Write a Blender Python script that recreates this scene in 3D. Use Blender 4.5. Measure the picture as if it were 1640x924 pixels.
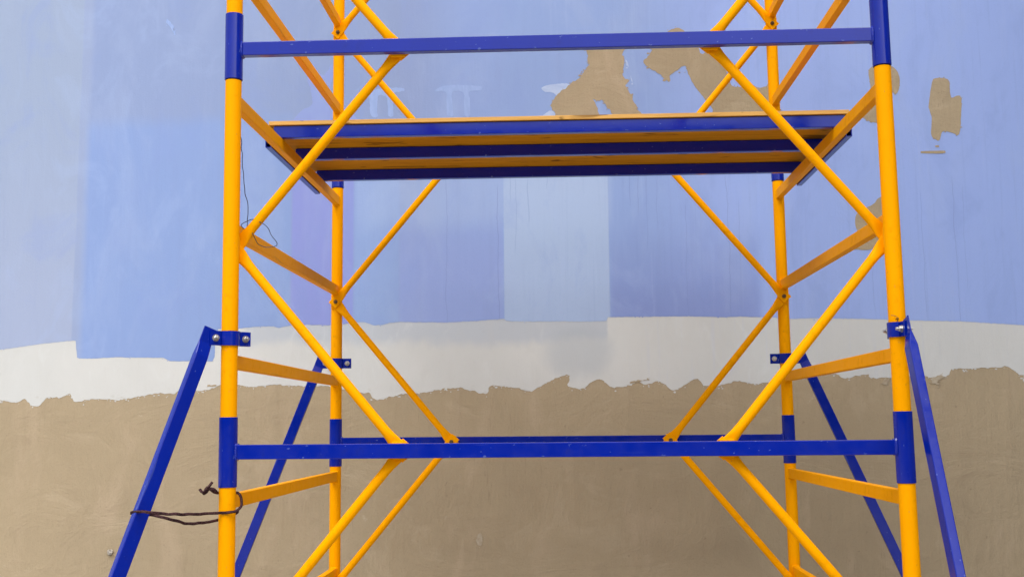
import bpy, bmesh, math, random
from mathutils import Vector, Matrix, noise
from mathutils.geometry import delaunay_2d_cdt
R = math.radians
random.seed(7)
for o in list(bpy.data.objects):
    bpy.data.objects.remove(o)
scn = bpy.context.scene
COL = scn.collection

# ------------------------------------------------------------------ camera
CAM = Vector((0.9637, -3.1814, 1.4762))
YAW, PIT, ROL, FPX = -0.04213, 0.12129, -0.00858, 1766.42
fw = Vector((math.sin(YAW)*math.cos(PIT), math.cos(YAW)*math.cos(PIT), math.sin(PIT)))
r0 = Vector((math.cos(YAW), -math.sin(YAW), 0)); u0 = r0.cross(fw)
rt = r0*math.cos(ROL) + u0*math.sin(ROL); up = u0*math.cos(ROL) - r0*math.sin(ROL)
cd = bpy.data.cameras.new('camera'); cam = bpy.data.objects.new('camera', cd); COL.objects.link(cam)
M = Matrix((rt, up, -fw)).transposed().to_4x4(); M.translation = CAM
cam.matrix_world = M
cd.sensor_width = 36; cd.lens = FPX/1640*36; cd.clip_end = 500; cd.clip_start = 0.05
scn.camera = cam

# ------------------------------------------------------------------ sky, sun, exposure
SUN_EL, SUN_AZ = R(52), R(-38)          # azimuth from the camera side, to the left of the viewer
w = bpy.data.worlds.new('World'); scn.world = w; w.use_nodes = True
nt = w.node_tree; nt.nodes.clear()
sky = nt.nodes.new('ShaderNodeTexSky'); sky.sky_type = 'NISHITA'; sky.sun_disc = False
sky.sun_elevation = SUN_EL; sky.sun_rotation = R(180)-SUN_AZ*-1
sky.air_density = 1.0; sky.dust_density = 4.0; sky.ozone_density = 1.0
hs = nt.nodes.new('ShaderNodeHueSaturation'); hs.inputs['Saturation'].default_value = 0.30
bg = nt.nodes.new('ShaderNodeBackground'); bg.inputs['Strength'].default_value = 0.12
wo = nt.nodes.new('ShaderNodeOutputWorld')
nt.links.new(sky.outputs[0], hs.inputs['Color']); nt.links.new(hs.outputs[0], bg.inputs[0]); nt.links.new(bg.outputs[0], wo.inputs[0])
sd = bpy.data.lights.new('sun', 'SUN'); sd.energy = 1.3; sd.angle = R(35); sd.color = (1, .975, .95)
sun = bpy.data.objects.new('sun', sd); COL.objects.link(sun)
sdir = Vector((math.sin(SUN_AZ)*math.cos(SUN_EL), -math.cos(SUN_AZ)*math.cos(SUN_EL), math.sin(SUN_EL)))  # towards the sun
sun.rotation_euler = sdir.to_track_quat('Z', 'Y').to_euler(); sun.location = (0, -3, 8)
scn.view_settings.view_transform = 'Standard'; scn.view_settings.look = 'None'
scn.view_settings.exposure = 0.89; scn.view_settings.gamma = 1
scn.render.engine = 'CYCLES'
scn.cycles.max_bounces = 8

# ------------------------------------------------------------------ node helpers
class NT:
    def __init__(s, name):
        s.m = bpy.data.materials.new(name); s.m.use_nodes = True
        s.t = s.m.node_tree; s.t.nodes.clear()
        s.out = s.t.nodes.new('ShaderNodeOutputMaterial'); s.b = s.t.nodes.new('ShaderNodeBsdfPrincipled')
        s.t.links.new(s.b.outputs[0], s.out.inputs[0])
        s.pos = s.t.nodes.new('ShaderNodeTexCoord').outputs['Object']
    def put(s, sock, v):
        if hasattr(v, 'links'): s.t.links.new(v, sock)
        else: sock.default_value = v
    def math(s, op, a, b=0.0, c=None, clamp=False):
        n = s.t.nodes.new('ShaderNodeMath'); n.operation = op; n.use_clamp = clamp
        s.put(n.inputs[0], a); s.put(n.inputs[1], b)
        if c is not None: s.put(n.inputs[2], c)
        return n.outputs[0]
    def map(s, v, a, b, c=0.0, d=1.0, smooth=True):
        n = s.t.nodes.new('ShaderNodeMapRange'); n.interpolation_type = 'SMOOTHSTEP' if smooth else 'LINEAR'
        s.put(n.inputs[0], v); s.put(n.inputs[1], a); s.put(n.inputs[2], b); s.put(n.inputs[3], c); s.put(n.inputs[4], d)
        return n.outputs[0]
    def mix(s, f, a, b, mode='MIX'):
        n = s.t.nodes.new('ShaderNodeMix'); n.data_type = 'RGBA'; n.blend_type = mode
        s.put(n.inputs[0], f); s.put(n.inputs[6], a); s.put(n.inputs[7], b)
        return n.outputs[2]
    def noise(s, scale=5, vec=None, stretch=(1, 1, 1), detail=4, rough=.55, off=(0, 0, 0), dist=0):
        mp = s.t.nodes.new('ShaderNodeMapping'); s.put(mp.inputs[0], vec or s.pos)
        mp.inputs['Scale'].default_value = stretch; mp.inputs['Location'].default_value = off
        n = s.t.nodes.new('ShaderNodeTexNoise'); s.t.links.new(mp.outputs[0], n.inputs['Vector'])
        n.inputs['Scale'].default_value = scale; n.inputs['Detail'].default_value = detail
        n.inputs['Roughness'].default_value = rough; n.inputs['Distortion'].default_value = dist
        return n.outputs['Fac']
    def xyz(s, vec=None):
        n = s.t.nodes.new('ShaderNodeSeparateXYZ'); s.put(n.inputs[0], vec or s.pos); return n.outputs
    def bump(s, h, strength=.3, dist=.002):
        n = s.t.nodes.new('ShaderNodeBump'); n.inputs['Strength'].default_value = strength; n.inputs['Distance'].default_value = dist
        s.put(n.inputs['Height'], h); s.t.links.new(n.outputs[0], s.b.inputs['Normal'])
    def fin(s, col, rough=.8, spec=.3, metal=0.0):
        s.put(s.b.inputs['Base Color'], col); s.put(s.b.inputs['Roughness'], rough)
        s.put(s.b.inputs['Specular IOR Level'], spec); s.put(s.b.inputs['Metallic'], metal); return s.m

def lin(r, g, b, k=1.0):
    f = lambda c: ((c/255+.055)/1.055)**2.4 if c > 10 else c/255/12.92
    return (f(r)*k, f(g)*k, f(b)*k, 1)

# ------------------------------------------------------------------ metal paints, wood, rope, steel
def paint(name, base, dark, rough, spec, chip, chipcol, chipamt):
    n = NT(name)
    big = n.noise(3, stretch=(1, 1, 1), detail=3, off=(3, 1, 2))
    c = n.mix(n.map(big, .3, .72), base, dark)
    grime = n.noise(26, detail=5, rough=.7, off=(9, 2, 7))
    c = n.mix(n.math('MULTIPLY', n.map(grime, .56, .78), .30), c, tuple(x*.45 for x in dark[:3])+(1,))
    sp = n.noise(chip, detail=2, rough=.6, stretch=(1, 1, .55), off=(1, 8, 3))
    m = n.map(sp, chipamt, chipamt+.025)
    c = n.mix(n.math('MULTIPLY', m, .6), c, chipcol)
    scr = n.noise(60, stretch=(1, 1, .06), detail=2, off=(4, 4, 4))
    c = n.mix(n.math('MULTIPLY', n.map(scr, .70, .76), .30), c, chipcol)
    n.bump(n.math('ADD', n.noise(45, detail=3), n.math('MULTIPLY', n.noise(5, detail=2), 2.0)), .05, .0010)
    return n.fin(c, n.map(grime, .3, .8, rough, rough+.14), spec)
YEL = paint('yellow_enamel', (.93, .368, .0, 1), (.90, .35, .0, 1), .45, .03, 150, (.42, .24, .06, 1), .715)
BLU = paint('blue_enamel', (.0, .014, .30, 1), (.0, .011, .26, 1), .10, .5, 90, (.10, .15, .42, 1), .70)

def wood_mat(name, a, b, c_, knots):
    n = NT(name)
    g = n.noise(3.2, stretch=(1, 22, 22), detail=5, rough=.65, dist=.4)
    c = n.mix(n.map(g, .3, .7), a, b)
    st = n.noise(2.0, stretch=(1.5, 5, 5), detail=6, rough=.7, off=(5, 5, 5))
    c = n.mix(n.math('MULTIPLY', n.map(st, .55, .75), .6), c, c_)
    k = n.noise(6.5, stretch=(.9, 3.0, 3.0), detail=2, off=(2, 7, 1), dist=.8)
    c = n.mix(n.math('MULTIPLY', n.map(k, knots, knots+.05), .75), c, tuple(x*.35 for x in c_[:3])+(1,))
    n.bump(g, .5, .002)
    return n.fin(c, .75, .05)
WOOD = wood_mat('orange_plywood', (.62, .27, .012, 1), (.47, .19, .006, 1), (.26, .09, .004, 1), .64)
PLYEDGE = wood_mat('plywood_edge', (.70, .40, .12, 1), (.62, .33, .09, 1), (.26, .13, .05, 1), .62)
n = NT('zinc_steel'); STEEL = n.fin(n.mix(n.map(n.noise(90), .4, .7), (.55, .53, .5, 1), (.3, .27, .24, 1)), .38, .5, .85)
n = NT('dull_bolt_steel'); BOLTM = n.fin(n.mix(n.map(n.noise(300), .4, .65), (.16, .10, .05, 1), (.05, .035, .03, 1)), .5, .3, .4)
n = NT('dark_hole'); DARK = n.fin((.012, .01, .012, 1), .8, .1)
n = NT('brown_cord'); hh = n.noise(260, stretch=(1, 1, 1), detail=3); n.bump(hh, .8, .002)
CORD = n.fin(n.mix(n.map(hh, .35, .65), (.020, .009, .011, 1), (.085, .040, .042, 1)), .9, .1)
n = NT('thin_black_wire'); WIRE = n.fin((.015, .018, .03, 1), .5, .3)
n = NT('concrete_yard')
g1 = n.noise(1.2, detail=8, rough=.6); g2 = n.noise(40, detail=6, rough=.7)
n.bump(g2, .6, .01)
GROUND = n.fin(n.mix(n.map(g2, .3, .7), n.mix(n.map(g1, .35, .65), (.36, .345, .32, 1), (.44, .425, .395, 1)), (.40, .385, .36, 1)), .95, .1)

# ------------------------------------------------------------------ mesh helpers
def link(name, bm, mat, parent=None, smooth=None, label=None, cat=None, group=None, kind=None):
    me = bpy.data.meshes.new(name); bmesh.ops.recalc_face_normals(bm, faces=bm.faces); bm.to_mesh(me); bm.free()
    if smooth is not None:
        for p in me.polygons: p.use_smooth = True
        me.set_sharp_from_angle(angle=R(smooth))
    for m in (mat if isinstance(mat, (list, tuple)) else [mat]): me.materials.append(m)
    return place(name, me, parent, label, cat, group, kind)
def place(name, me, parent=None, label=None, cat=None, group=None, kind=None, mw=None):
    o = bpy.data.objects.new(name, me); COL.objects.link(o)
    if parent is not None:
        o.parent = parent; o.matrix_parent_inverse = PINV.get(parent.name, Matrix())
    if mw is not None: o.matrix_world = mw; o.matrix_basis = mw
    for k, v in (('label', label), ('category', cat), ('group', group), ('kind', kind)):
        if v: o[k] = v
    return o
PINV = {}
def empty(name, loc, label, cat, group=None):
    o = bpy.data.objects.new(name, None); COL.objects.link(o); o.location = loc; o.empty_display_size = .1
    o['label'] = label; o['category'] = cat
    if group: o['group'] = group
    PINV[o.name] = Matrix.Translation(-Vector(loc))
    return o
def frame_mat(a, b, side=Vector((0, 1, 0))):
    """local Z runs from a to b, local Y as near as possible to side"""
    z = (b-a).normalized(); y = (side - z*side.dot(z)).normalized(); x = y.cross(z)
    m = Matrix((x, y, z)).transposed().to_4x4(); m.translation = a
    return m
def box_bm(lo, hi, bev=.002, seg=2, m=None, bm=None):
    b = bm or bmesh.new(); b2 = bmesh.new()
    bmesh.ops.create_cube(b2, size=1)
    s = [hi[i]-lo[i] for i in range(3)]; c = [(hi[i]+lo[i])/2 for i in range(3)]
    for v in b2.verts: v.co = Vector((v.co.x*s[0]+c[0], v.co.y*s[1]+c[1], v.co.z*s[2]+c[2]))
    if bev: bmesh.ops.bevel(b2, geom=b2.edges[:], offset=bev, segments=seg, affect='EDGES', profile=.5)
    if m is not None: b2.transform(m)
    me = bpy.data.meshes.new('t'); b2.to_mesh(me); b2.free(); b.from_mesh(me); bpy.data.meshes.remove(me)
    return b
def ring_loft(sections, cap=True, bm=None):
    """sections: lists of Vectors with equal counts"""
    b = bm or bmesh.new(); rows = [[b.verts.new(v) for v in s] for s in sections]; n = len(rows[0])
    for i in range(len(rows)-1):
        for k in range(n):
            b.faces.new((rows[i][k], rows[i][(k+1) % n], rows[i+1][(k+1) % n], rows[i+1][k]))
    if cap: b.faces.new(rows[0][::-1]); b.faces.new(rows[-1])
    return b
def circ(r, z, n=28, rx=None):
    return [Vector((r*math.cos(2*math.pi*k/n), r*math.sin(2*math.pi*k/n), z)) for k in range(n)]
def tube_bm(r, L, hollow=None, n=28, chamfer=.001):
    if hollow:   # open pipe: outer skin, rim, inner skin
        s = [circ(hollow, 0, n), circ(r-chamfer, 0, n), circ(r, chamfer, n), circ(r, L-chamfer, n), circ(r-chamfer, L, n), circ(hollow, L, n), circ(hollow, 0, n)]
        return ring_loft(s, cap=False)
    return ring_loft([circ(r-chamfer, 0, n), circ(r, chamfer, n), circ(r, L-chamfer, n), circ(r-chamfer, L, n)])
def rect_tube_bm(wx, wy, L, rad=.0022, t=.002, open_ends=True):
    """hollow box section along Z, rounded corners, open ends showing the wall thickness"""
    def sec(ax, ay, rr, z):
        out = []
        for cx, cy, a0 in ((ax-rr, ay-rr, 0), (-ax+rr, ay-rr, 90), (-ax+rr, -ay+rr, 180), (ax-rr, -ay+rr, 270)):
            for k in range(4):
                a = R(a0+k*30); out.append(Vector((cx+rr*math.cos(a), cy+rr*math.sin(a), z)))
        return out
    A = (wx/2, wy/2)
    if open_ends:
        i = (A[0]-t, A[1]-t, rad*.5)
        return ring_loft([sec(*i, 0), sec(*A, rad, 0), sec(*A, rad, L), sec(*i, L), sec(*i, 0)], cap=False)
    return ring_loft([sec(*A, rad, 0), sec(*A, rad, L)])
def path_tube(pts, r, n=8, wob=0, seed=0):
    """smooth cord through pts"""
    P = [Vector(p) for p in pts]; Q = []
    for i in range(len(P)-1):
        p0, p1, p2, p3 = P[max(i-1, 0)], P[i], P[i+1], P[min(i+2, len(P)-1)]
        m = max(2, int((p2-p1).length/.006))
        for k in range(m):
            t = k/m
            Q.append(.5*((2*p1)+(p2-p0)*t+(2*p0-5*p1+4*p2-p3)*t*t+(3*p1-p0-3*p2+p3)*t**3))
    Q.append(P[-1])
    if wob:
        Q = [q+Vector((noise.noise(q*40+Vector((seed, 0, 0))), noise.noise(q*40+Vector((0, seed+5, 0))), noise.noise(q*40+Vector((0, 0, seed+9)))))*wob for q in Q]
    secs = []; ref = Vector((.13, .31, .94)).normalized()
    for i, q in enumerate(Q):
        t = (Q[min(i+1, len(Q)-1)]-Q[max(i-1, 0)]).normalized()
        ref = (ref - t*ref.dot(t)).normalized(); s = t.cross(ref)
        tw = i*.55
        secs.append([q+(ref*math.cos(2*math.pi*k/n+tw*0)+s*math.sin(2*math.pi*k/n+tw*0))*r*(1+.16*math.cos(3*(2*math.pi*k/n)-tw)) for k in range(n)])
    return ring_loft(secs)
_cache = {}
def shared(key, fn, mat, smooth=None):
    if key not in _cache:
        bm = fn(); me = bpy.data.meshes.new(key.split(':')[0]); bmesh.ops.recalc_face_normals(bm, faces=bm.faces); bm.to_mesh(me); bm.free()
        if smooth is not None:
            for p in me.polygons: p.use_smooth = True
            me.set_sharp_from_angle(angle=R(smooth))
        me.materials.append(mat); _cache[key] = me
    return _cache[key]
def child(name, me, parent, world, label=None):
    """mesh placed by its world matrix under parent (parents carry no rotation of their own)"""
    o = bpy.data.objects.new(name, me); COL.objects.link(o); o.parent = parent
    pw = PW[parent.name]; o.matrix_local = pw.inverted() @ world; PW[o.name] = world.copy()
    if label: o['label'] = label
    return o
PW = {}
def root(name, loc, label, cat, group=None):
    o = bpy.data.objects.new(name, None); COL.objects.link(o); o.location = loc; o.empty_display_size = .1
    o['label'] = label; o['category'] = cat
    if group: o['group'] = group
    PW[o.name] = Matrix.Translation(Vector(loc)); return o
def mesh_of(bm, name, mat, smooth=None):
    me = bpy.data.meshes.new(name); bmesh.ops.recalc_face_normals(bm, faces=bm.faces); bm.to_mesh(me); bm.free()
    if smooth is not None:
        for p in me.polygons: p.use_smooth = True
        me.set_sharp_from_angle(angle=R(smooth))
    for m in (mat if isinstance(mat, (list, tuple)) else [mat]): me.materials.append(m)
    return me

# ------------------------------------------------------------------ dimensions (metres)
W, D = 1.9273, 1.540
WALLY = 2.10
def post(n, z):
    x, y = {'FL': (0, 0), 'FR': (W, 0), 'BL': (.0034, D), 'BR': (W-.0038, D+.0133)}[n]
    lean = {'FL': -.0075, 'FR': -.0076, 'BL': -.0025, 'BR': -.0049}[n]
    return Vector((x+lean*(z-2), y, z))
def wall_pt(px, py, Y=WALLY):
    """where the photo's sight line through a pixel meets the wall plane"""
    d = fw + rt*((px-820)/FPX) - up*((py-462)/FPX)
    return CAM + d*((Y-CAM.y)/d.y)

# ================================================================== SETTING
bm = bmesh.new(); bmesh.ops.create_grid(bm, x_segments=60, y_segments=60, size=60)
for v in bm.verts: v.co.z = .012*noise.noise(v.co*.7)
g = link('ground', bm, GROUND, kind='structure'); g.location = (0, -20, -.012)

# unseen dark bank added behind the viewer, to darken reflections in the enamel
n = NT('bank_dark_green'); hl = n.noise(.9, detail=8, rough=.7); n.bump(hl, 1, .3)
BANK_GREEN = n.fin(n.mix(n.map(hl, .35, .65), (.03, .045, .02, 1), (.06, .085, .035, 1)), .95, .05)
bm = bmesh.new(); rows = []
for i in range(90):
    a = math.pi*(i/89); dx, dy = math.cos(a), -math.sin(a)
    h = 5.2+1.6*noise.noise(Vector((i*.23, 0, 4)))+.7*noise.noise(Vector((i*.9, 2, 4)))
    rows.append([bm.verts.new((1+dx*r_*1.5, 2-dy*-1*r_, z_)) for r_, z_ in ((24, -.3), (25.5, h*.55), (27.5, h*.9), (32, h), (45, h*.9), (58, -.3))])
for i in range(89):
    for k in range(5): bm.faces.new((rows[i][k], rows[i+1][k], rows[i+1][k+1], rows[i][k+1]))
link('reflection_bank', bm, BANK_GREEN, kind='structure', smooth=60)

# ---- the rendered wall: brown plaster, primer band and blue mural coats as thin layers
def plaster_nodes(n):
    """returns height for trowel relief and a cloudy factor"""
    cl = n.noise(1.1, detail=5, rough=.55, off=(3, 0, 1))
    cl2 = n.noise(3.0, detail=6, rough=.6, stretch=(1.5, 1, .55), off=(8, 0, 4), dist=.6)
    st = n.noise(5, stretch=(2.6, 1, .28), detail=5, rough=.6, off=(1, 0, 6))
    fine = n.noise(120, detail=4, rough=.7)
    return cl, cl2, st, fine
n = NT('brown_plaster')
cl, cl2, st, fine = plaster_nodes(n)
c = n.mix(n.map(cl, .32, .68), (.400, .318, .208, 1), (.365, .290, .190, 1))
c = n.mix(n.math('MULTIPLY', n.map(cl2, .52, .74), .50), c, (.46, .36, .25, 1))
c = n.mix(n.math('MULTIPLY', n.map(st, .56, .78), .22), c, (.29, .225, .15, 1))
tr = n.noise(2.4, stretch=(1, 1, 1.7), detail=7, rough=.68, off=(12, 0, 3), dist=1.4)
c = n.mix(n.math('MULTIPLY', n.map(tr, .54, .70), .20), c, (.28, .215, .145, 1))
c = n.mix(n.math('MULTIPLY', n.map(tr, .46, .34), .25), c, (.48, .39, .275, 1))
pit = n.noise(34, detail=2, rough=.5, off=(2, 0, 9))
c = n.mix(n.math('MULTIPLY', n.map(pit, .74, .79), .3), c, (.15, .11, .075, 1))
c = n.mix(n.math('MULTIPLY', n.map(n.noise(11, detail=5, rough=.7, off=(6, 0, 1)), .66, .76), .35), c, (.56, .49, .38, 1))
c = n.mix(n.math('MULTIPLY', n.map(fine, .5, .78), .34), c, (.20, .155, .105, 1))
cr = n.noise(2.2, stretch=(9, 1, .35), detail=3, rough=.5, off=(2, 0, 2), dist=.3)
crk = n.math('SUBTRACT', 1.0, n.map(n.math('ABSOLUTE', n.math('SUBTRACT', cr, .5)), 0, .004))
gate = n.map(n.noise(1.7, off=(7, 1, 3)), .55, .62)
c = n.mix(n.math('MULTIPLY', n.math('MULTIPLY', crk, gate), .28), c, (.14, .10, .065, 1))
n.bump(n.math('ADD', n.math('ADD', n.math('MULTIPLY', st, 2.2), n.math('MULTIPLY', cl2, 2.0)), n.math('ADD', n.math('MULTIPLY', fine, .30), n.math('MULTIPLY', tr, 2.0))), .5, .007)
BROWN = n.fin(c, .92, .12)

n = NT('white_primer')
cl, cl2, st, fine = plaster_nodes(n)
X, Y_, Z = n.xyz()
wob = n.math('MULTIPLY', n.math('SUBTRACT', n.noise(5, stretch=(1, 1, .8), detail=5), .5), .16)
c = n.mix(n.map(cl, .3, .7), (.60, .60, .58, 1), (.545, .55, .535, 1))
c = n.mix(n.math('MULTIPLY', n.map(cl2, .5, .75), .25), c, (.60, .62, .62, 1))
# thin grey-blue wash left along the top of the band
z1 = wall_pt(820, 552).z; x1 = wall_pt(385, 540).x; x2 = wall_pt(972, 540).x
mz = n.map(n.math('ADD', Z, wob), z1-.02, z1+.045)
mx = n.math('MULTIPLY', n.map(X, x1, x1+.05), n.map(X, x2-.004, x2+.01, 1, 0))
c = n.mix(n.math('MULTIPLY', n.math('MULTIPLY', mz, mx), .72), c, (.42, .46, .52, 1))
br = n.noise(4.5, stretch=(2.2, 1, .9), detail=7, rough=.68, off=(4, 0, 14), dist=.8)
c = n.mix(n.math('MULTIPLY', n.map(br, .52, .72), .22), c, (.50, .50, .48, 1))
c = n.mix(n.math('MULTIPLY', n.map(br, .46, .32), .22), c, (.64, .66, .66, 1))
thin = n.math('MULTIPLY', n.map(n.noise(16, stretch=(1, 1, 1.5), detail=6, rough=.75, off=(7, 0, 3)), .58, .70), n.map(Z, wall_pt(820, 600).z, wall_pt(820, 640).z))
c = n.mix(n.math('MULTIPLY', thin, .45), c, (.40, .36, .29, 1))
bc = wall_pt(925, 565)
dx = n.math('DIVIDE', n.math('SUBTRACT', X, bc.x), .16); dz = n.math('DIVIDE', n.math('SUBTRACT', Z, bc.z), .12)
rr = n.math('ADD', n.math('ADD', n.math('MULTIPLY', dx, dx), n.math('MULTIPLY', dz, dz)), n.math('MULTIPLY', wob, 14))
c = n.mix(n.math('MULTIPLY', n.map(rr, .1, 1.6, 1, 0), .5), c, (.40, .435, .475, 1))
dr = n.noise(9, stretch=(6, 1, .22), detail=4, rough=.6, off=(3, 0, 9))
right = n.map(X, wall_pt(960, 500).x, wall_pt(1030, 500).x)
c = n.mix(n.math('MULTIPLY', n.math('MULTIPLY', n.map(dr, .52, .72), right), .30), c, (.50, .53, .62, 1))
c = n.mix(n.math('MULTIPLY', n.map(fine, .55, .8), .22), c, (.32, .32, .34, 1))
n.bump(n.math('ADD', n.math('MULTIPLY', st, 1.2), n.math('MULTIPLY', fine, .35)), .45, .005)
WHITE = n.fin(c, .85, .15)

n = NT('blue_mural_paint')
cl, cl2, st, fine = plaster_nodes(n)
X, Y_, Z = n.xyz()
def xs(px): return wall_pt(px, 380).x
def zs(py): return wall_pt(820, py).z
wv = n.math('MULTIPLY', n.math('SUBTRACT', n.noise(3.2, detail=4, off=(1, 0, 1)), .5), .06)
Xw = n.math('ADD', X, wv); Zw = n.math('ADD', Z, n.math('MULTIPLY', wv, 1.4))
def band(v, a, b, s=.012):
    """1 between a and b"""
    return n.math('MULTIPLY', n.map(v, a-s, a+s), n.map(v, b-s, b+s, 1, 0))
K = 1.0
c = n.mix(n.map(cl, .3, .7), (.262, .358, .62, 1), (.245, .340, .60, 1))                       # general field
left = n.map(Xw, xs(640), xs(760), 1, 0)
c = n.mix(left, c, (.248, .318, .52, 1))
c = n.mix(n.map(Xw, xs(1000), xs(1180), 0, .7), c, (.335, .435, .80, 1))
# violet first coat and the coats between the posts (below the platform)
below = n.map(Zw, zs(205), zs(185), 1, 0)
c = n.mix(n.math('MULTIPLY', band(X, xs(130), xs(467)), n.map(Zw, zs(182)-.05, zs(182)+.05, 1, 0)), c, (.232, .325, .585, 1))   # clear light blue
c = n.mix(n.math('MULTIPLY', band(X, xs(467), xs(567), .008), below), c, (.244, .285, .61, 1))   # violet column
c = n.mix(n.math('MULTIPLY', n.math('MULTIPLY', band(X, xs(567), xs(640), .01), below), .9), c, (.25, .350, .61, 1))
c = n.mix(n.math('MULTIPLY', n.math('MULTIPLY', band(X, xs(640), xs(807), .01), n.map(Zw, zs(440), zs(300), 1, .15)), .95), c, (.262, .335, .62, 1))
# pale column
pal = n.mix(n.map(Zw, zs(470), zs(330)), (.355, .45, .65, 1), (.36, .46, .65, 1))
c = n.mix(n.math('MULTIPLY', band(X, xs(807), xs(975), .004), below), c, pal)
# deeper blue right of the pale column, stronger towards the bottom
deep = n.math('MULTIPLY', band(X, xs(975), xs(1215), .03), n.map(Zw, zs(520), zs(330), 1, 0))
deep = n.math('MULTIPLY', deep, n.map(X, xs(971), xs(979)))
c = n.mix(n.math('MULTIPLY', deep, .85), c, (.215, .272, .55, 1))
# light band on the wall under the platform, painted into the colour
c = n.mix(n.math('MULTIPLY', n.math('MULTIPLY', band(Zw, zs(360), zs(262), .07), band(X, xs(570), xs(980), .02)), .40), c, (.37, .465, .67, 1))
# greyish pale strip at the far left of the wall
gl = n.map(n.math('ADD', X, n.math('MULTIPLY', wv, .35)), xs(121)-.006, xs(121)+.006, 1, 0)
g2 = n.map(n.math('ADD', X, n.math('MULTIPLY', wv, .35)), xs(137)-.02, xs(137)+.02, 1, 0)
c = n.mix(n.math('MULTIPLY', g2, .6), c, (.30, .36, .52, 1))
c = n.mix(gl, c, n.mix(n.map(Z, zs(560), zs(100)), (.325, .38, .535, 1), (.295, .36, .505, 1)))
# roller marks, vertical drips
c = n.mix(n.math('MULTIPLY', n.map(cl2, .48, .72), .22), c, (.37, .45, .65, 1))
c = n.mix(n.math('MULTIPLY', n.map(st, .55, .75), .14), c, (.22, .28, .50, 1))
dr = n.noise(8, stretch=(7, 1, .16), detail=4, rough=.6, off=(5, 0, 2))
dm = n.map(X, xs(780), xs(1000), .25, 1)
c = n.mix(n.math('MULTIPLY', n.math('MULTIPLY', n.map(dr, .54, .70), dm), .13), c, (.19, .25, .50, 1))
dr2 = n.noise(8, stretch=(6, 1, .2), detail=4, rough=.6, off=(15, 0, 7))
c = n.mix(n.math('MULTIPLY', n.math('MULTIPLY', n.map(dr2, .56, .72), dm), .12), c, (.42, .50, .74, 1))
rl = n.noise(2.1, stretch=(1.6, 1, 1), detail=7, rough=.65, off=(31, 0, 5), dist=.9)
c = n.mix(n.math('MULTIPLY', n.map(rl, .50, .66), .26), c, (.225, .305, .59, 1))
c = n.mix(n.math('MULTIPLY', n.map(rl, .46, .32), .18), c, (.35, .45, .70, 1))
# thin vertical run marks
for px, a, b_, s in ((715, 285, 520, .5), (798, 300, 515, .7), (817, 285, 320, .5), (826, 285, 405, .4), (846, 290, 358, .6), (877, 285, 300, .5), (1010, 282, 330, .6), (1022, 282, 345, .6),
                     (1036, 285, 400, .4), (1052, 283, 370, .4), (1100, 330, 505, .4), (1167, 290, 508, .55), (1185, 330, 420, .4), (1400, 430, 508, .4), (1480, 320, 512, .4), (1533, 300, 560, .5), (1545, 310, 470, .3)):
    jit = n.math('MULTIPLY', n.math('SUBTRACT', n.noise(6, stretch=(.1, 1, 1), off=(px, 0, 0)), .5), .03)
    l = n.math('ABSOLUTE', n.math('SUBTRACT', n.math('ADD', X, jit), wall_pt(px, (a+b_)/2).x))
    mk = n.math('MULTIPLY', n.map(l, .0008, .0035, 1, 0), band(Z, zs(b_), zs(a), .03))
    c = n.mix(n.math('MULTIPLY', mk, s*.55), c, (.17, .22, .45, 1))
c = n.mix(n.math('MULTIPLY', n.map(fine, .55, .8), .20), c, (.16, .21, .38, 1))
n.bump(n.math('ADD', n.math('ADD', n.math('MULTIPLY', st, 1.0), n.math('MULTIPLY', cl2, 1.0)), n.math('MULTIPLY', fine, .35)), .45, .005)
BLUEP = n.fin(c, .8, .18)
n = NT('pale_lilac_paint')
BRUSH = n.fin(n.mix(n.map(n.noise(22, stretch=(3, 1, 1)), .35, .65), (.305, .405, .675, 1), (.275, .372, .635, 1)), .8, .18)
n = NT('white_brush_paint')
BRUSHW = n.fin(n.mix(n.map(n.noise(25, stretch=(1, 1, 3)), .35, .65), (.42, .51, .70, 1), (.36, .45, .66, 1)), .8, .18)
n = NT('violet_undercoat')
VIOL = n.fin(n.mix(n.map(n.noise(12), .3, .7), (.25, .31, .61, 1), (.262, .335, .62, 1)), .8, .18)

def rough_line(pts, amp=.35, closed=False, lvl=4, seed=0, smooth=True):
    """subdivide a pixel outline and fray it: amp is in photo pixels"""
    rng = random.Random(seed); P = [Vector((a, b, 0)) for a, b in pts]
    out = []
    nseg = len(P) if closed else len(P)-1
    for i in range(nseg):
        p1, p2 = P[i], P[(i+1) % len(P)]
        if closed: p0, p3 = P[i-1], P[(i+2) % len(P)]
        else: p0, p3 = P[max(i-1, 0)], P[min(i+2, len(P)-1)]
        m = max(1, int((p2-p1).length/3))
        for k in range(m):
            t = k/m
            if smooth: q = .5*((2*p1)+(p2-p0)*t+(2*p0-5*p1+4*p2-p3)*t*t+(3*p1-p0-3*p2+p3)*t**3)
            else: q = p1.lerp(p2, t)
            a = amp*(.7*noise.noise(q*.12+Vector((seed, 0, 3)))+.8*noise.noise(q*.4+Vector((0, seed, 1)))+.5*rng.uniform(-1, 1))
            d = (p2-p1).normalized() if (p2-p1).length else Vector((1, 0, 0))
            out.append((q.x-d.y*a*2, q.y+d.x*a*2))
    if not closed: out.append((P[-1].x, P[-1].y))
    return out
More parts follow.
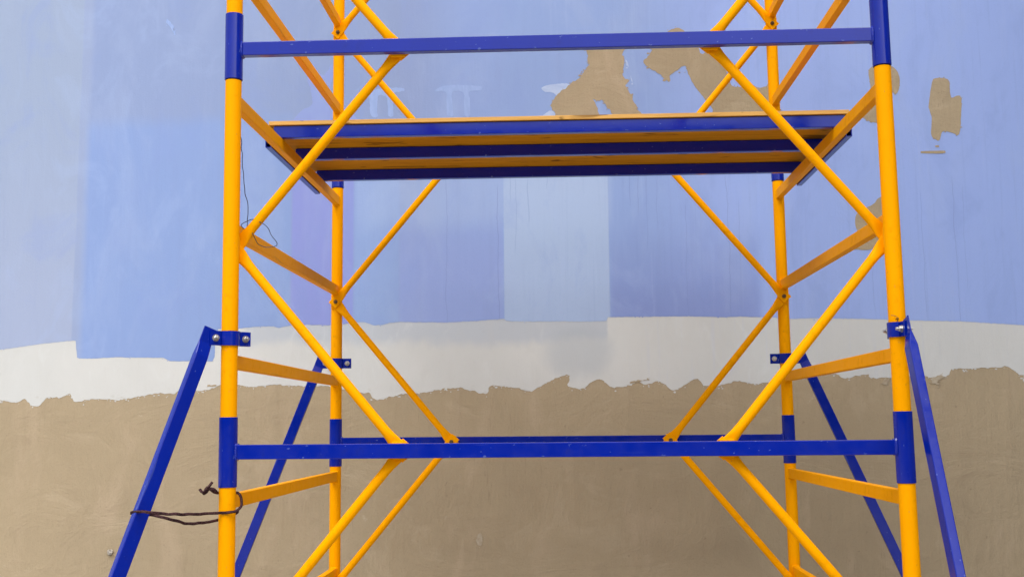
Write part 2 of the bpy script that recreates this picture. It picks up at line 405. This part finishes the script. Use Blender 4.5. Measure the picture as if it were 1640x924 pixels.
def layer(name, outline, Y, th, mat, label=None, flecks=0, spread=3.0):
    """thin coat on the wall with the given pixel outline; back face sunk in the wall"""
    pts = [wall_pt(a, b) for a, b in outline]; n_ = len(pts)
    v2, _, f2, *_r = delaunay_2d_cdt([Vector((p.x, p.z)) for p in pts], [], [list(range(n_))], 1, 1e-6)
    bm = bmesh.new(); vs = [bm.verts.new((q.x, Y, q.y)) for q in v2]
    for f in f2: bm.faces.new([vs[i] for i in f])
    rng = random.Random(len(outline)+flecks)
    for k in range(flecks):          # crumbs and dry-brush dabs beside the edge
        i = rng.randrange(len(outline)); a, b = outline[i]
        if not (-60 < a < 1700 and -60 < b < 960): continue
        a += rng.gauss(0, spread); b += rng.gauss(0, spread); q = rng.uniform(.35, 1.1)*(1.6 if rng.random() < .15 else 1)
        el = rng.uniform(.5, 2.2); ph = rng.uniform(0, 6.3); m_ = rng.choice((5, 6, 7))
        vv = []
        for j in range(m_):
            t_ = ph+6.283*j/m_; w_ = wall_pt(a+q*el*math.cos(t_-ph)*rng.uniform(.7, 1.2), b+q*math.sin(t_-ph)*rng.uniform(.7, 1.2))
            vv.append(bm.verts.new((w_.x, Y-.0002-k*1e-7, w_.z)))
        bm.faces.new(vv)
    rim = [e for e in bm.edges if e.is_boundary]
    ret = bmesh.ops.extrude_edge_only(bm, edges=rim)
    for v in [g for g in ret['geom'] if isinstance(g, bmesh.types.BMVert)]: v.co.y = Y+th
    for f in bm.faces:
        f.normal_update()
    me = mesh_of(bm, name, mat)
    return child(name, me, WALL, Matrix(), label)

WALL = root('mural_wall', (1, WALLY, 0), 'tall rendered wall with brown plaster below, white primer band and patchy blue paint above', 'wall')
bm = box_bm((-7, WALLY, -.3), (9, WALLY+.3, 6.5), .01, 1)
child('plaster_base', mesh_of(bm, 'plaster_base', BROWN), WALL, Matrix())
TOP = -900
edge_w = [(-1500, 650), (-600, 640), (-60, 640), (0, 642), (10, 642), (26, 645), (39, 638.6), (49, 648), (62, 650), (70, 642), (78, 636), (94, 637), (105, 633), (112, 631), (118.5, 642), (130, 642), (146, 639.6), (169, 638.6), (191, 640), (224, 635), (250, 630), (276, 630), (292, 625.6), (320, 627), (326, 626), (344, 621), (353, 617), (382, 616), (402, 619.5), (430, 617), (464, 617), (484, 618), (508, 618), (527, 618), (549, 623), (566, 626), (583, 630), (590, 628), (597, 636), (603, 639.6), (618, 637.5), (643, 631.6), (671, 629.5), (717, 622), (737, 621), (757, 626), (770, 629.5), (780, 629.5), (783, 622), (788, 617), (800, 618), (821, 620.5), (838, 624), (852, 626), (865, 618), (883, 609), (897, 603), (907, 600.7), (913, 601.5), (911, 611), (909.5, 619), (928, 622), (944, 615), (955, 608), (961, 607), (970, 612), (981, 620), (1007, 617.5), (1015, 613), (1022, 611), (1034, 616), (1053, 611), (1063, 615), (1078, 624.7), (1095, 617), (1108, 610), (1118, 606), (1124, 614), (1136, 618), (1157, 616), (1175, 611), (1188, 610.4), (1206, 615), (1229, 612), (1270, 607), (1300, 604), (1336, 598.5), (1351, 605.4), (1370, 602), (1391, 599.6), (1394, 605), (1426, 604.5), (1471, 601), (1490, 604), (1506, 605), (1520, 600), (1524, 592), (1545, 590), (1565, 589.6), (1597, 588), (1609, 585.6), (1624, 593), (1640, 601), (1720, 614), (2400, 600), (3200, 610)]
ol = rough_line(edge_w, .8, seed=3)
layer('white_primer_band', [(3200, TOP), ] + ol[::-1] + [(-1500, TOP)], WALLY-.0009, .003, WHITE, 'uneven white primer band between the blue paint and the brown plaster', 900, 2.6)
edge_b = [(-1500, 600), (-500, 590), (-60, 572), (0, 560), (30, 556), (62, 551), (90, 548), (119, 545), (121.5, 546), (122.5, 560), (123.5, 572), (127, 574), (150, 574), (185, 572), (230, 572.5), (262, 573), (272, 578), (300, 578.5), (340, 578.5), (344, 570), (345, 540), (350, 527), (382, 526), (417, 522.7), (438, 522.7), (447, 525), (458, 522.5), (469, 520.6), (490, 520), (527, 520.6), (549, 519), (562, 517), (568, 516), (585, 516), (599, 521), (612, 520.5), (624, 517), (640, 515.5), (680, 516), (713, 516.6), (760, 514), (807, 510.5), (811, 514), (850, 515), (900, 514.5), (940, 515), (971, 514), (973.5, 508), (1000, 507.5), (1060, 507), (1100, 506.6), (1163, 508), (1186, 507), (1238, 508.5), (1269, 510.5), (1300, 509.5), (1369, 510.5), (1400, 511), (1452, 513), (1542, 514.7), (1594, 518), (1640, 520.6), (1800, 528), (3200, 560)]
ol = rough_line(edge_b, .22, seed=8, smooth=False)
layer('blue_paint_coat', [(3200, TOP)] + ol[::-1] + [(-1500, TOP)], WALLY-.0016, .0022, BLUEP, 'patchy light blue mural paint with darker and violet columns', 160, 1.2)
# violet undercoat showing through and pale brush marks of the unfinished mural
layer('paint_mark', rough_line([(492, 120), (503, 102), (508, 114), (519, 122), (531, 104), (534, 118), (530, 140), (535, 160), (560, 178), (568, 200), (474, 200), (482, 180), (500, 168), (498, 150)], .7, True, seed=41), WALLY-.0021, .0017, VIOL, 'faint violet mark beside the rear left pole')
layer('paint_mark', rough_line([(697, 147), (703, 141), (715, 137.5), (740, 137), (762, 138), (773, 140), (771, 144), (757, 146.5), (751, 148), (753, 165), (752, 186), (745, 186), (743, 165), (742, 148.5), (725, 148), (724, 165), (726, 186), (717, 186), (715, 165), (714, 147.5)], .35, True, seed=42), WALLY-.0021, .0017, BRUSH, 'pale table-shaped brush mark with two legs')
layer('paint_mark', rough_line([(867, 142), (874, 138), (888, 135.5), (912, 135.5), (915, 150), (893, 155), (887, 149), (873, 147.5)], .35, True, seed=43), WALLY-.0021, .0017, BRUSHW, 'white brush mark running under the brown patch')
layer('paint_mark', rough_line([(866, 190), (876, 181), (884, 178), (893, 190)], .3, True, seed=45), WALLY-.0021, .0017, BRUSHW, 'small white brush mark above the platform')
layer('paint_mark', rough_line([(586, 150), (610, 143), (640, 141), (648, 145), (630, 151), (629, 168), (630, 186), (622, 186), (620, 158), (606, 154), (604, 170), (605, 186), (594, 186), (592, 160)], .6, True, seed=44), WALLY-.0021, .0017, BRUSH, 'faint pale brush mark behind the crossing braces')
# brown filler patches
def patch(pts, seed, label, amp=.5):
    big = amp > .4
    layer('plaster_patch', rough_line(pts, amp*(1.3 if big else .6), True, seed=seed), WALLY-.0028, .0031, BROWN, label, (110 if big else 14 if amp > .2 else 0), 1.6 if big else .8)
patch([(940, 64), (1000, 66), (999, 82), (997, 88), (1000, 95), (998, 109), (999, 124), (1007, 129), (1002, 137), (1010, 151), (1015, 163), (1023, 178), (1032, 196), (986, 196), (980, 181), (972, 172), (967, 162), (956, 161), (949, 159), (955, 169), (959, 181), (958, 196), (895, 196), (889, 183), (883, 173), (888, 159), (902, 144), (915, 134), (927, 126), (936, 114), (943, 105), (940, 99), (941, 91), (939, 82)], 11, 'brown filler patch shaped like a forked trunk above the platform', .8)
patch([(1060, 62), (1072, 50), (1085, 45), (1097, 52), (1105, 66), (1119, 78), (1123, 87), (1135, 82), (1150, 88), (1160, 104), (1163, 116), (1169, 130), (1173, 139), (1190, 140), (1207, 138), (1214, 141), (1228, 139), (1230, 134), (1240, 140), (1244, 198), (1150, 198), (1140, 174), (1122, 151), (1110, 135), (1102, 119), (1097, 106), (1082, 115), (1073, 122), (1072, 131), (1052, 117), (1031, 102), (1038, 91), (1045, 80), (1052, 68)], 12, 'large angular brown filler patch near the rear right pole', .45)
patch([(1391, 122), (1391, 114), (1396, 108), (1410, 104), (1426, 106), (1436, 114), (1441, 128), (1439, 145), (1434, 152), (1426, 150), (1424, 197), (1402, 197), (1389, 193), (1378, 186), (1374, 176), (1384, 160), (1394, 145)], 13, 'brown filler patch half hidden by the front right pole', .35)
patch([(1493, 131), (1497, 126), (1513, 126), (1520, 131), (1521, 145), (1523, 157), (1526, 157), (1532, 154), (1539, 157), (1539, 185), (1536, 215), (1527, 214), (1513, 210), (1508, 212), (1505, 224), (1502, 226), (1497, 223), (1491, 216), (1492, 191), (1488, 176), (1487, 169), (1489, 153)], 14, 'upright brown filler patch on its own at the right', .3)
patch([(1474, 243.5), (1480, 242.4), (1513, 241.8), (1514.5, 244.5), (1505, 246.5), (1474.5, 245.5)], 15, 'thin brown scrape under the upright patch', .15)
patch([(1497, 234), (1503, 233), (1504, 236), (1498, 236)], 17, 'tiny brown fleck under the upright patch', .15)
patch([(1409, 316), (1400, 326), (1387, 333), (1376, 338), (1370, 348), (1370, 362), (1374, 376), (1366, 388), (1362, 396), (1366, 399), (1376, 400), (1394, 400), (1404, 393), (1432, 390), (1434, 316)], 16, 'rounded brown filler patch behind the front right pole', .35)
# pale scuffs and stray strokes
n = NT('pale_plaster_smear')
SMEAR = n.fin(n.mix(n.map(n.noise(30, detail=5), .35, .65), (.46, .40, .31, 1), (.38, .31, .22, 1)), .9, .1)
def smear(pts, seed, mat, label, fl=14): layer('smear', rough_line(pts, .7, True, seed=seed), WALLY-.0023, .0019, mat, label, fl, 2.2)
smear([(1412, 614), (1416, 606), (1420, 604), (1417, 611), (1424, 606), (1420, 615)], 61, SMEAR, 'pale trowel smear beside the front right pole', 10)
smear([(1492, 606), (1508, 600), (1512, 603), (1500, 611), (1506, 616), (1494, 614)], 62, SMEAR, 'pale trowel smear right of the front right stabilizer leg', 26)
smear([(764, 858), (770, 852), (773, 866), (768, 874), (763, 868)], 63, SMEAR, 'small pale spot low on the plaster near the middle', 8)
smear([(1008, 612), (1016, 609.5), (1040, 607), (1041, 608), (1018, 611), (1009, 614)], 64, BROWN, 'thin brown stroke above the plaster edge', 3)
smear([(332, 616.5), (346, 616), (347, 618), (333, 618.5)], 65, BROWN, 'thin brown stroke left of the front left pole', 2)
smear([(1001, 97), (1003, 97), (1007, 108), (1005, 108)], 66, BRUSHW, 'fine white scratch right of the forked brown patch', 2)
smear([(1010, 122), (1011.5, 122), (1013.5, 136), (1012, 136)], 67, BRUSHW, 'lower fine white scratch right of the forked brown patch', 2)
smear([(268, 31), (274, 36), (281, 50), (279, 56), (274, 46), (267, 37)], 68, BRUSH, 'faint pale scuff high on the left of the wall', 5)
smear([(278, 46), (279, 46), (279.3, 50), (278.2, 50)], 69, BROWN, 'tiny brown chip high on the left of the wall', 0)
# little plugged fixing in the plaster
s = wall_pt(177, 884)
sc = root('wall_plug', (s.x, WALLY, s.z), 'small pale fixing plug sticking out of the brown plaster low on the left', 'wall plug')
bm = ring_loft([circ(.013, 0, 12), circ(.015, .004, 12), circ(.012, .010, 12)])
for v in bm.verts: v.co += Vector((noise.noise(v.co*120), noise.noise(v.co*130+Vector((3, 0, 0))), 0))*.005
n = NT('chalky_filler'); CHALK = n.fin(n.mix(n.map(n.noise(150), .4, .6), (.5, .46, .4, 1), (.2, .17, .14, 1)), .9, .1)
rotx = Matrix.Rotation(R(90), 4, 'X')
child('plug', mesh_of(bm, 'plug', CHALK), sc, Matrix.Translation((s.x, WALLY, s.z)) @ rotx)
child('screw', mesh_of(tube_bm(.0045, .02, n=10), 'screw', STEEL), sc, Matrix.Translation((s.x+.004, WALLY+.001, s.z-.003)) @ rotx)

# unseen wall added off to the right, to dim the mural towards that side
n = NT('shade_wall_grey'); h1 = n.noise(80, detail=4); n.bump(h1, .3, .003)
GREY = n.fin(n.mix(n.map(n.noise(.8, detail=6), .35, .65), (.16, .18, .24, 1), (.13, .15, .20, 1)), .9, .1)
ADD_SHADE = True
if ADD_SHADE:
    o = link('shade_wall', box_bm((4.3, WALLY-6.0, -.3), (4.6, WALLY-.002, 6.5), .01, 1), GREY, label='plain grey wall added out of view on the right to shade the painted wall', cat='wall')

# ================================================================== SCAFFOLD TOWER
TW = root('scaffold_tower', (W/2, D/2, 0), 'yellow and blue painted tubular scaffold tower with diagonal braces standing before the wall', 'scaffold tower')
LV = (.2, 1.4, 2.6, 3.8)
rp = .024
SLB, SLT = -.10, .10
for nme in ('FL', 'FR', 'BL', 'BR'):
    # yellow tubes between the blue sockets
    cuts = [.05] + [v for l in LV for v in (l-.1, l+.1)]
    for i in range(0, len(cuts)-1, 2):
        a, b = cuts[i], cuts[i+1]
        if i == 0: a = .05
        A, B = post(nme, a-.004 if i else a), post(nme, b+.004)
        k = 'post:%.3f' % (B-A).length
        child('post', shared(k, lambda L=(B-A).length: tube_bm(rp, L), YEL, 35), TW, frame_mat(A, B) @ Matrix.Rotation(random.uniform(0, 0), 4, 'Z'))
    A, B = post(nme, 3.896), post(nme, 4.9)
    child('post', shared('post:top', lambda L=(B-A).length: tube_bm(rp, L), YEL, 35), TW, frame_mat(A, B))
    for l in LV:
        A, B = post(nme, l+SLB), post(nme, l+SLT+(.01 if l == 2.6 else 0))
        if l == 2.6: A = post(nme, 2.506)
        k = 'socket:%.3f' % (B-A).length
        child('socket', shared(k, lambda L=(B-A).length: tube_bm(.0268, L, hollow=.0242), BLU, 35), TW, frame_mat(A, B))
    # screw jack and foot plate
    A = post(nme, 0); 
    child('jack_screw', shared('jack_screw', lambda: ring_loft([circ(.016+(.0015 if i % 2 else 0), .012+i*.004, 16) for i in range(30)]), STEEL), TW, Matrix.Translation((A.x, A.y, 0)))
    child('foot_plate', shared('foot_plate', lambda: box_bm((-.07, -.07, 0), (.07, .07, .012), .003), BLU), TW, Matrix.Translation((A.x, A.y, 0)))

# crossbars along the front and the back at every level
def bar(name, A, B, wx, wy, mat, side=Vector((0, 1, 0)), gap=.0, label=None, parent=TW):
    d = (B-A).normalized(); A = A+d*gap; B = B-d*gap; L = (B-A).length
    bm = rect_tube_bm(wx, wy, L)
    rng = random.Random(int(L*1e5)+int(A.z*100))
    for z0, sg in ((0, 1), (L, -1)):
        secs = []
        for q, e in ((-.004, .001), (-.001, .0042), (.003, .0032), (.0055, .0002)):
            row = []
            for k in range(28):
                t_ = 2*math.pi*k/28; c_, s_ = math.cos(t_), math.sin(t_); m_ = max(abs(c_)/(wx/2), abs(s_)/(wy/2)); f_ = 1/m_
                p_ = Vector((c_*f_, s_*f_, 0)); row.append(p_*(1+(e+rng.uniform(-.0006, .0006))/p_.length)+Vector((0, 0, z0+sg*q)))
            secs.append(row)
        ring_loft(secs, cap=False, bm=bm)
    return child(name, mesh_of(bm, name, mat), parent, frame_mat(A, B, side), label)
for l in LV:
    for a, b in (('FL', 'FR'), ('BL', 'BR')):
        bar('crossbar', post(a, l), post(b, l), .042, .026, BLU, gap=.0255)
# side rungs
for base in (.46, .86, 1.2588, 1.6614, 2.0513, 2.4456, 2.86, 3.25, 3.64):
    for a, b in (('FL', 'BL'), ('FR', 'BR')):
        s = 1 if a == 'FL' else -1
        bar('rung', post(a, base)+Vector((.0, 0, 0)), post(b, base), .0400, .026, YEL, side=Vector((1, 0, 0)), gap=.0225)
# cross braces with flattened ends
def brace_bm(L, r=.0143):
    secs = []; N = 24
    def se(t, z):
        # t 0 = round pipe, 1 = flat strap, local X across the strap, local Y its thickness
        ax = r*(1-t)+.0205*t; ay = r*(1-t)+.0032*t; out = []
        for k in range(N):
            a = 2*math.pi*k/N; c_, s_ = math.cos(a), math.sin(a); p = 1-.62*t
            out.append(Vector((ax*math.copysign(abs(c_)**p, c_), ay*math.copysign(abs(s_)**p, s_), z)))
        return out
    z0 = -.028
    for z, t in ((z0, 1), (z0+.038, 1), (z0+.05, .93), (z0+.065, .6), (z0+.082, .22), (z0+.10, .04), (z0+.11, 0)): secs.append(se(t, z))
    for z, t in ((L-z0-.11, 0), (L-z0-.10, .04), (L-z0-.082, .22), (L-z0-.065, .6), (L-z0-.05, .93), (L-z0-.038, 1), (L-z0, 1)): secs.append(se(t, z))
    return ring_loft(secs)
def bolt_bm():
    b = ring_loft([circ(.009, 0, 6), circ(.009, .006, 6), circ(.0075, .0075, 6)])
    ring_loft([circ(.0045, .006, 10), circ(.0045, .013, 10), circ(.0035, .014, 10)], bm=b)
    return b
XB = .500
for fr, (a, b, yo) in {'front': ('FL', 'FR', .030), 'back': ('BL', 'BR', -.030)}.items():
    sg = 1 if yo > 0 else -1
    for l in LV[:3]+(3.8,):
        for sd_ in (a, b):
            inw = 1 if sd_ == a else -1
            R1 = post(sd_, l)+Vector((inw*XB, yo, 0)); 
            prs = []
            if l < 3.7: prs.append((post(sd_, l+.6)+Vector((inw*.006, yo, -.006)), R1, .000)); prs.append((post(sd_, l+.6)+Vector((inw*.006, yo+sg*.007, .006)), post(sd_, l+1.2)+Vector((inw*XB, yo+sg*.007, 0)), 0))
            for P1, P2, q in prs:
                k = 'brace:%.3f' % (P2-P1).length
                child('brace', shared(k, lambda L=(P2-P1).length: brace_bm(L), YEL, 40), TW, frame_mat(P1, P2))
            if l < 3.7:
                Pm = post(sd_, l+.6)+Vector((0, yo, 0))
                nd = Matrix.Translation(Pm)
                # welded lug and its bolt
                yl = (.021, .027) if sg > 0 else (-.027, -.021)
                lug = box_bm((-.020, yl[0], -.03), (.020, yl[1]-0.0, .03), .0015, 1)
                o = child('lug', shared('lug:%d' % sg, lambda q=lug: q, YEL), TW, Matrix.Translation(post(sd_, l+.6)))
                fb = Matrix.Translation(Pm+Vector((inw*.003, sg*.010, 0))) @ Matrix.Rotation(R(-90*sg), 4, 'X')
                child('bolt', shared('bolt', bolt_bm, BOLTM), o, fb)
            lug = box_bm((-.022, (.0135 if sg > 0 else -.0265), -.026), (.022, (.0265 if sg > 0 else -.0135), .026), .0015, 1)
            o = child('lug', shared('rail_lug:%d' % sg, lambda q=lug: q, YEL), TW, Matrix.Translation(post(sd_, l)+Vector((inw*(XB-.005), 0, 0))))
            fb = Matrix.Translation(R1+Vector((0, sg*.010, 0))) @ Matrix.Rotation(R(-90*sg), 4, 'X')
            child('bolt', shared('bolt', bolt_bm, BOLTM), o, fb)

# ================================================================== WORK PLATFORM
PF = root('work_platform', (W/2, .86, 2.466), 'plywood work platform on blue steel beams lying across the upper rungs', 'platform')
YF, YM, YB = .525, .845, 1.205
ZB = 2.4665
def xspan(z): return post('FL', z).x, post('FR', z).x
xl, xr = xspan(2.48)
for y in (YF, YM, YB):
    A = Vector((xl-.014, y+.0125, ZB+.021)); B = Vector((xr+.024, y+.0125, ZB+.021))
    child('beam', mesh_of(rect_tube_bm(.042, .025, (B-A).length), 'beam', BLU), PF, frame_mat(A, B))
for s, x in ((-1, xl-.0245), (1, xr+.0275)):
    A = Vector((x, YF-.03, 2.4395)); B = Vector((x, YB+.07, 2.4395))
    child('hook_rail', mesh_of(rect_tube_bm(.030, .021, (B-A).length, t=.0025), 'hook_rail', BLU), PF, frame_mat(A, B, Vector((1, 0, 0))))
    for y in (YF+.06, YM+.06, YB-.04):
        child('bracket', shared('bracket:%d' % s, lambda s=s: box_bm((-.009, -.02, .0155), (.009, .02, .0400), .001, 1), BLU), PF, Matrix.Translation((x, y, 2.4395)))
child('plywood_sheet', mesh_of(box_bm((xl-.031, YF-.003, ZB+.0435), (xr+.038, YB+.035, ZB+.0585), .0015, 1), 'plywood_sheet', WOOD), PF, Matrix())
child('edge_strip', mesh_of(box_bm((xl-.031, YF-.006, ZB+.0440), (xr+.038, YF-.0034, ZB+.0580), .0008, 1), 'edge_strip', PLYEDGE), PF, Matrix())

# ================================================================== STABILISER LEGS
def clamp_half(sgn, half=.064, rin=.0255, t=.004, h=.042):
    """flat strap along local X with a half-round bend about the pole; sgn is the side of local Y it lies on"""
    prof = [(-half, .002), (-rin-.006, .002)]
    for k in range(13):
        a = math.pi-math.pi*k/12; prof.append((rin*math.cos(a), max(.002, rin*math.sin(a))))
    prof += [(rin+.006, .002), (half, .002)]
    prof = [Vector((x, y*sgn, 0)) for x, y in prof]
    off = []
    for i, p in enumerate(prof):
        d = (prof[min(i+1, len(prof)-1)]-prof[max(i-1, 0)]).normalized(); nn = Vector((-d.y, d.x, 0))*sgn
        off.append(p+nn*t)
    b = bmesh.new()
    def row(P, z): return [b.verts.new((p.x, p.y, z)) for p in P]
    i0, i1, o0, o1 = row(prof, -h/2), row(prof, h/2), row(off, -h/2), row(off, h/2)
    for k in range(len(prof)-1):
        b.faces.new((i0[k], i0[k+1], i1[k+1], i1[k])); b.faces.new((o0[k], o1[k], o1[k+1], o0[k+1]))
        b.faces.new((i1[k], i1[k+1], o1[k+1], o1[k])); b.faces.new((i0[k], o0[k], o0[k+1], i0[k+1]))
    for k in (0, -1): b.faces.new((i0[k], i1[k], o1[k], o0[k]))
    return b
def big_bolt():
    b = ring_loft([circ(.0105, 0, 16), circ(.0105, .0015, 16)])
    ring_loft([circ(.0085, .0015, 6), circ(.0085, .008, 6), circ(.007, .0095, 6)], bm=b)
    ring_loft([circ(.0045, .008, 12), circ(.0045, .017, 12), circ(.0035, .018, 12)], bm=b)
    return b
def stab(nme, phi, side, slope, label, zc=1.728, hin=0.0):
    """phi: direction of the foot, degrees towards the camera from straight sideways"""
    c0 = post(nme, zc); a = R(phi); u = Vector((side*math.cos(a), -math.sin(a), 0))
    v = Vector((0, 0, 1)).cross(u)                       # across the clamp
    if v.y > 0: v = -v                                   # v faces the camera
    foot = c0+u*(.05+slope*(zc-.03)); 
    rt_ = root('stabilizer_leg', (foot.x, foot.y, 0), label, 'stabilizer leg', 'blue stabilizer legs clamped to the tower')
    F = Matrix((u, v if u.cross(v).z > 0 else -v, Vector((0, 0, 1)))).transposed().to_4x4(); F.translation = c0
    ysgn = 1 if u.cross(v).z > 0 else -1                 # local Y sign that faces the camera
    for sg in (1, -1):
        cl = child('clamp_strap', shared('clamp_strap:%d' % sg, lambda sg=sg: clamp_half(sg), BLU, 35), rt_, F)
        if sg == ysgn:
            for x in (-.047, .047):
                m = F @ Matrix.Translation((x, sg*(.0062+(.016 if x > 0 and False else 0)), 0)) @ Matrix.Rotation(R(-90*sg), 4, 'X')
                child('bolt', shared('big_bolt', big_bolt, STEEL, 30), cl, m)
        else:
            for x in (-.047, .047):
                m = F @ Matrix.Translation((x, sg*.0062, 0)) @ Matrix.Rotation(R(-90*sg), 4, 'X')
                child('bolt', shared('big_bolt', big_bolt, STEEL, 30), cl, m)
    # gusset plate: sits behind the clamp ear and carries the tube
    ax = Vector((u.x*slope, u.y*slope, -1)).normalized()
    T = c0+u*.060+Vector((0, 0, .028))
    Bt = T+ax*((T.z-.035)/-ax.z)
    L = (Bt-T).length
    # tube: 40 mm face across the lean plane, flattened on top between the straps
    def tb():
        secs = []
        for z, wx, wy in ((0, .040, .0035), (.045, .040, .0035), (.060, .040, .012), (.085, .040, .024), (.095, .040, .025), (L, .040, .025)):
            rr = min(.003, wy/2.2); ax_, ay_ = wx/2, wy/2; out = []
            for cx, cy, a0 in ((ax_-rr, ay_-rr, 0), (-ax_+rr, ay_-rr, 90), (-ax_+rr, -ay_+rr, 180), (ax_-rr, -ay_+rr, 270)):
                for k in range(4):
                    q = R(a0+k*30); out.append(Vector((cx+rr*math.cos(q), cy+rr*math.sin(q), z)))
            secs.append(out)
        return ring_loft(secs)
    child('strut', mesh_of(tb(), 'strut', BLU), rt_, frame_mat(T, Bt, v))
    child('foot_plate', shared('strut_foot', lambda: box_bm((-.05, -.05, 0), (.05, .05, .01), .002), BLU), rt_, Matrix.Translation((Bt.x, Bt.y, 0)))
    child('foot_pivot', shared('foot_pivot', lambda: box_bm((-.012, -.02, .0105), (.012, .02, .045), .002), BLU), rt_, Matrix.Translation((Bt.x, Bt.y, 0)))
    return T, Bt, u, v
SL = stab('FL', 43, -1, .368, 'blue stabilizer leg at the front left pole, tied with a brown cord')
stab('FR', 85, 1, .362, 'blue stabilizer leg at the front right pole, leaning towards the viewer', zc=1.730)
stab('BL', 4, -1, .385, 'blue stabilizer leg clamped to the rear left pole', zc=1.737)
stab('BR', 4, 1, .424, 'blue stabilizer leg clamped to the rear right pole', zc=1.738)

# ================================================================== CORD AND WIRE
def at(px, py, Y):
    d = fw + rt*((px-820)/FPX) - up*((py-462)/FPX); return CAM + d*((Y-CAM.y)/d.y)
# where the leg passes the cord's height
zc = 1.228; T, Bt, u, v = SL; t = (T.z-zc)/(T.z-Bt.z); Lc = T.lerp(Bt, t)
pL = post('FL', zc)
cy = Lc.y
P = [at(320, 783, -.035), at(326, 789, -.04), at(332, 780, -.03), at(340, 786, -.035), at(347, 789, -.012), at(353, 789, .012), at(366, 789, .031),
     at(376, 788, .02), at(383, 791, .005), at(386.5, 800, .0), at(385, 812, -.012), at(378, 819, -.024), at(366, 820, -.030), at(350, 821, -.030),
     at(330, 822.5, -.06), at(310, 823.5, -.11), at(285, 823, -.17), at(262, 822, Lc.y-.022), at(248, 820.5, Lc.y-.032), at(232, 819.5, Lc.y-.030), at(216, 819, Lc.y-.012),
     at(211, 821.5, Lc.y+.008), at(219, 823, Lc.y+.03), at(236, 823, Lc.y+.030), at(250, 826, Lc.y+.02), at(272, 831, -.17), at(295, 837, -.12), at(315, 837.5, -.08), at(335, 835, -.03), at(350, 832.5, .005), at(358, 831, .024), at(372, 826, .03), at(381, 819, .012)]
RP = root('cord', tuple(P[16]), 'brown cord tied loosely round the front left pole and its blue stabilizer leg', 'cord')
child('loop', mesh_of(path_tube(P, .0040, 9, .002, 3), 'loop', CORD, 60), RP, Matrix())
K = [at(340, 772, -.04), at(334, 779, -.045), at(328, 787, -.045), at(326, 790.5, -.035), at(331, 787, -.028), at(336, 782, -.038), at(343, 783, -.045), at(347, 787, -.035)]
child('knot', mesh_of(path_tube(K, .0036, 9, .002, 8), 'knot', CORD, 60), RP, Matrix())
Wp = [at(385.5, 205, .028), at(388, 250, .03), at(390, 290, .032), at(393, 310, .034), at(396, 325, .034), at(397, 336, .036), at(395.5, 350, .036), at(395.5, 364, .036), at(390, 366, .05),
      at(386, 361, .03), at(390, 357, .03), at(395, 354, .03), at(402, 351, .028), at(410, 353, .026), at(420, 358, .026), at(430, 367, .026), at(437, 380, .026), at(443.5, 390, .026), at(440, 395, .027),
      at(430, 396, .026), at(422, 396, .026), at(413, 390, .026), at(407, 380, .026), at(403, 371, .03), at(400, 365, .036)]
WR = root('wire', tuple(Wp[8]), 'thin black wire hanging and looping beside the front left pole', 'wire')
child('strand', mesh_of(path_tube(Wp, .0011, 6, .003, 5), 'strand', WIRE, 60), WR, Matrix())

Tp = [at(1427, 505, -.026), at(1432, 505.5, -.0262), at(1437, 508, -.0262), at(1434, 512, -.0262), at(1439, 509, -.0255), at(1437, 514, -.0262), at(1436, 518, -.0262)]
TR = root('thread', tuple(Tp[3]), 'tiny dark thread stuck to the front right pole just above its blue clamp', 'thread')
child('fibre', mesh_of(path_tube(Tp, .0008, 5, .001, 6), 'fibre', WIRE, 60), TR, Matrix())
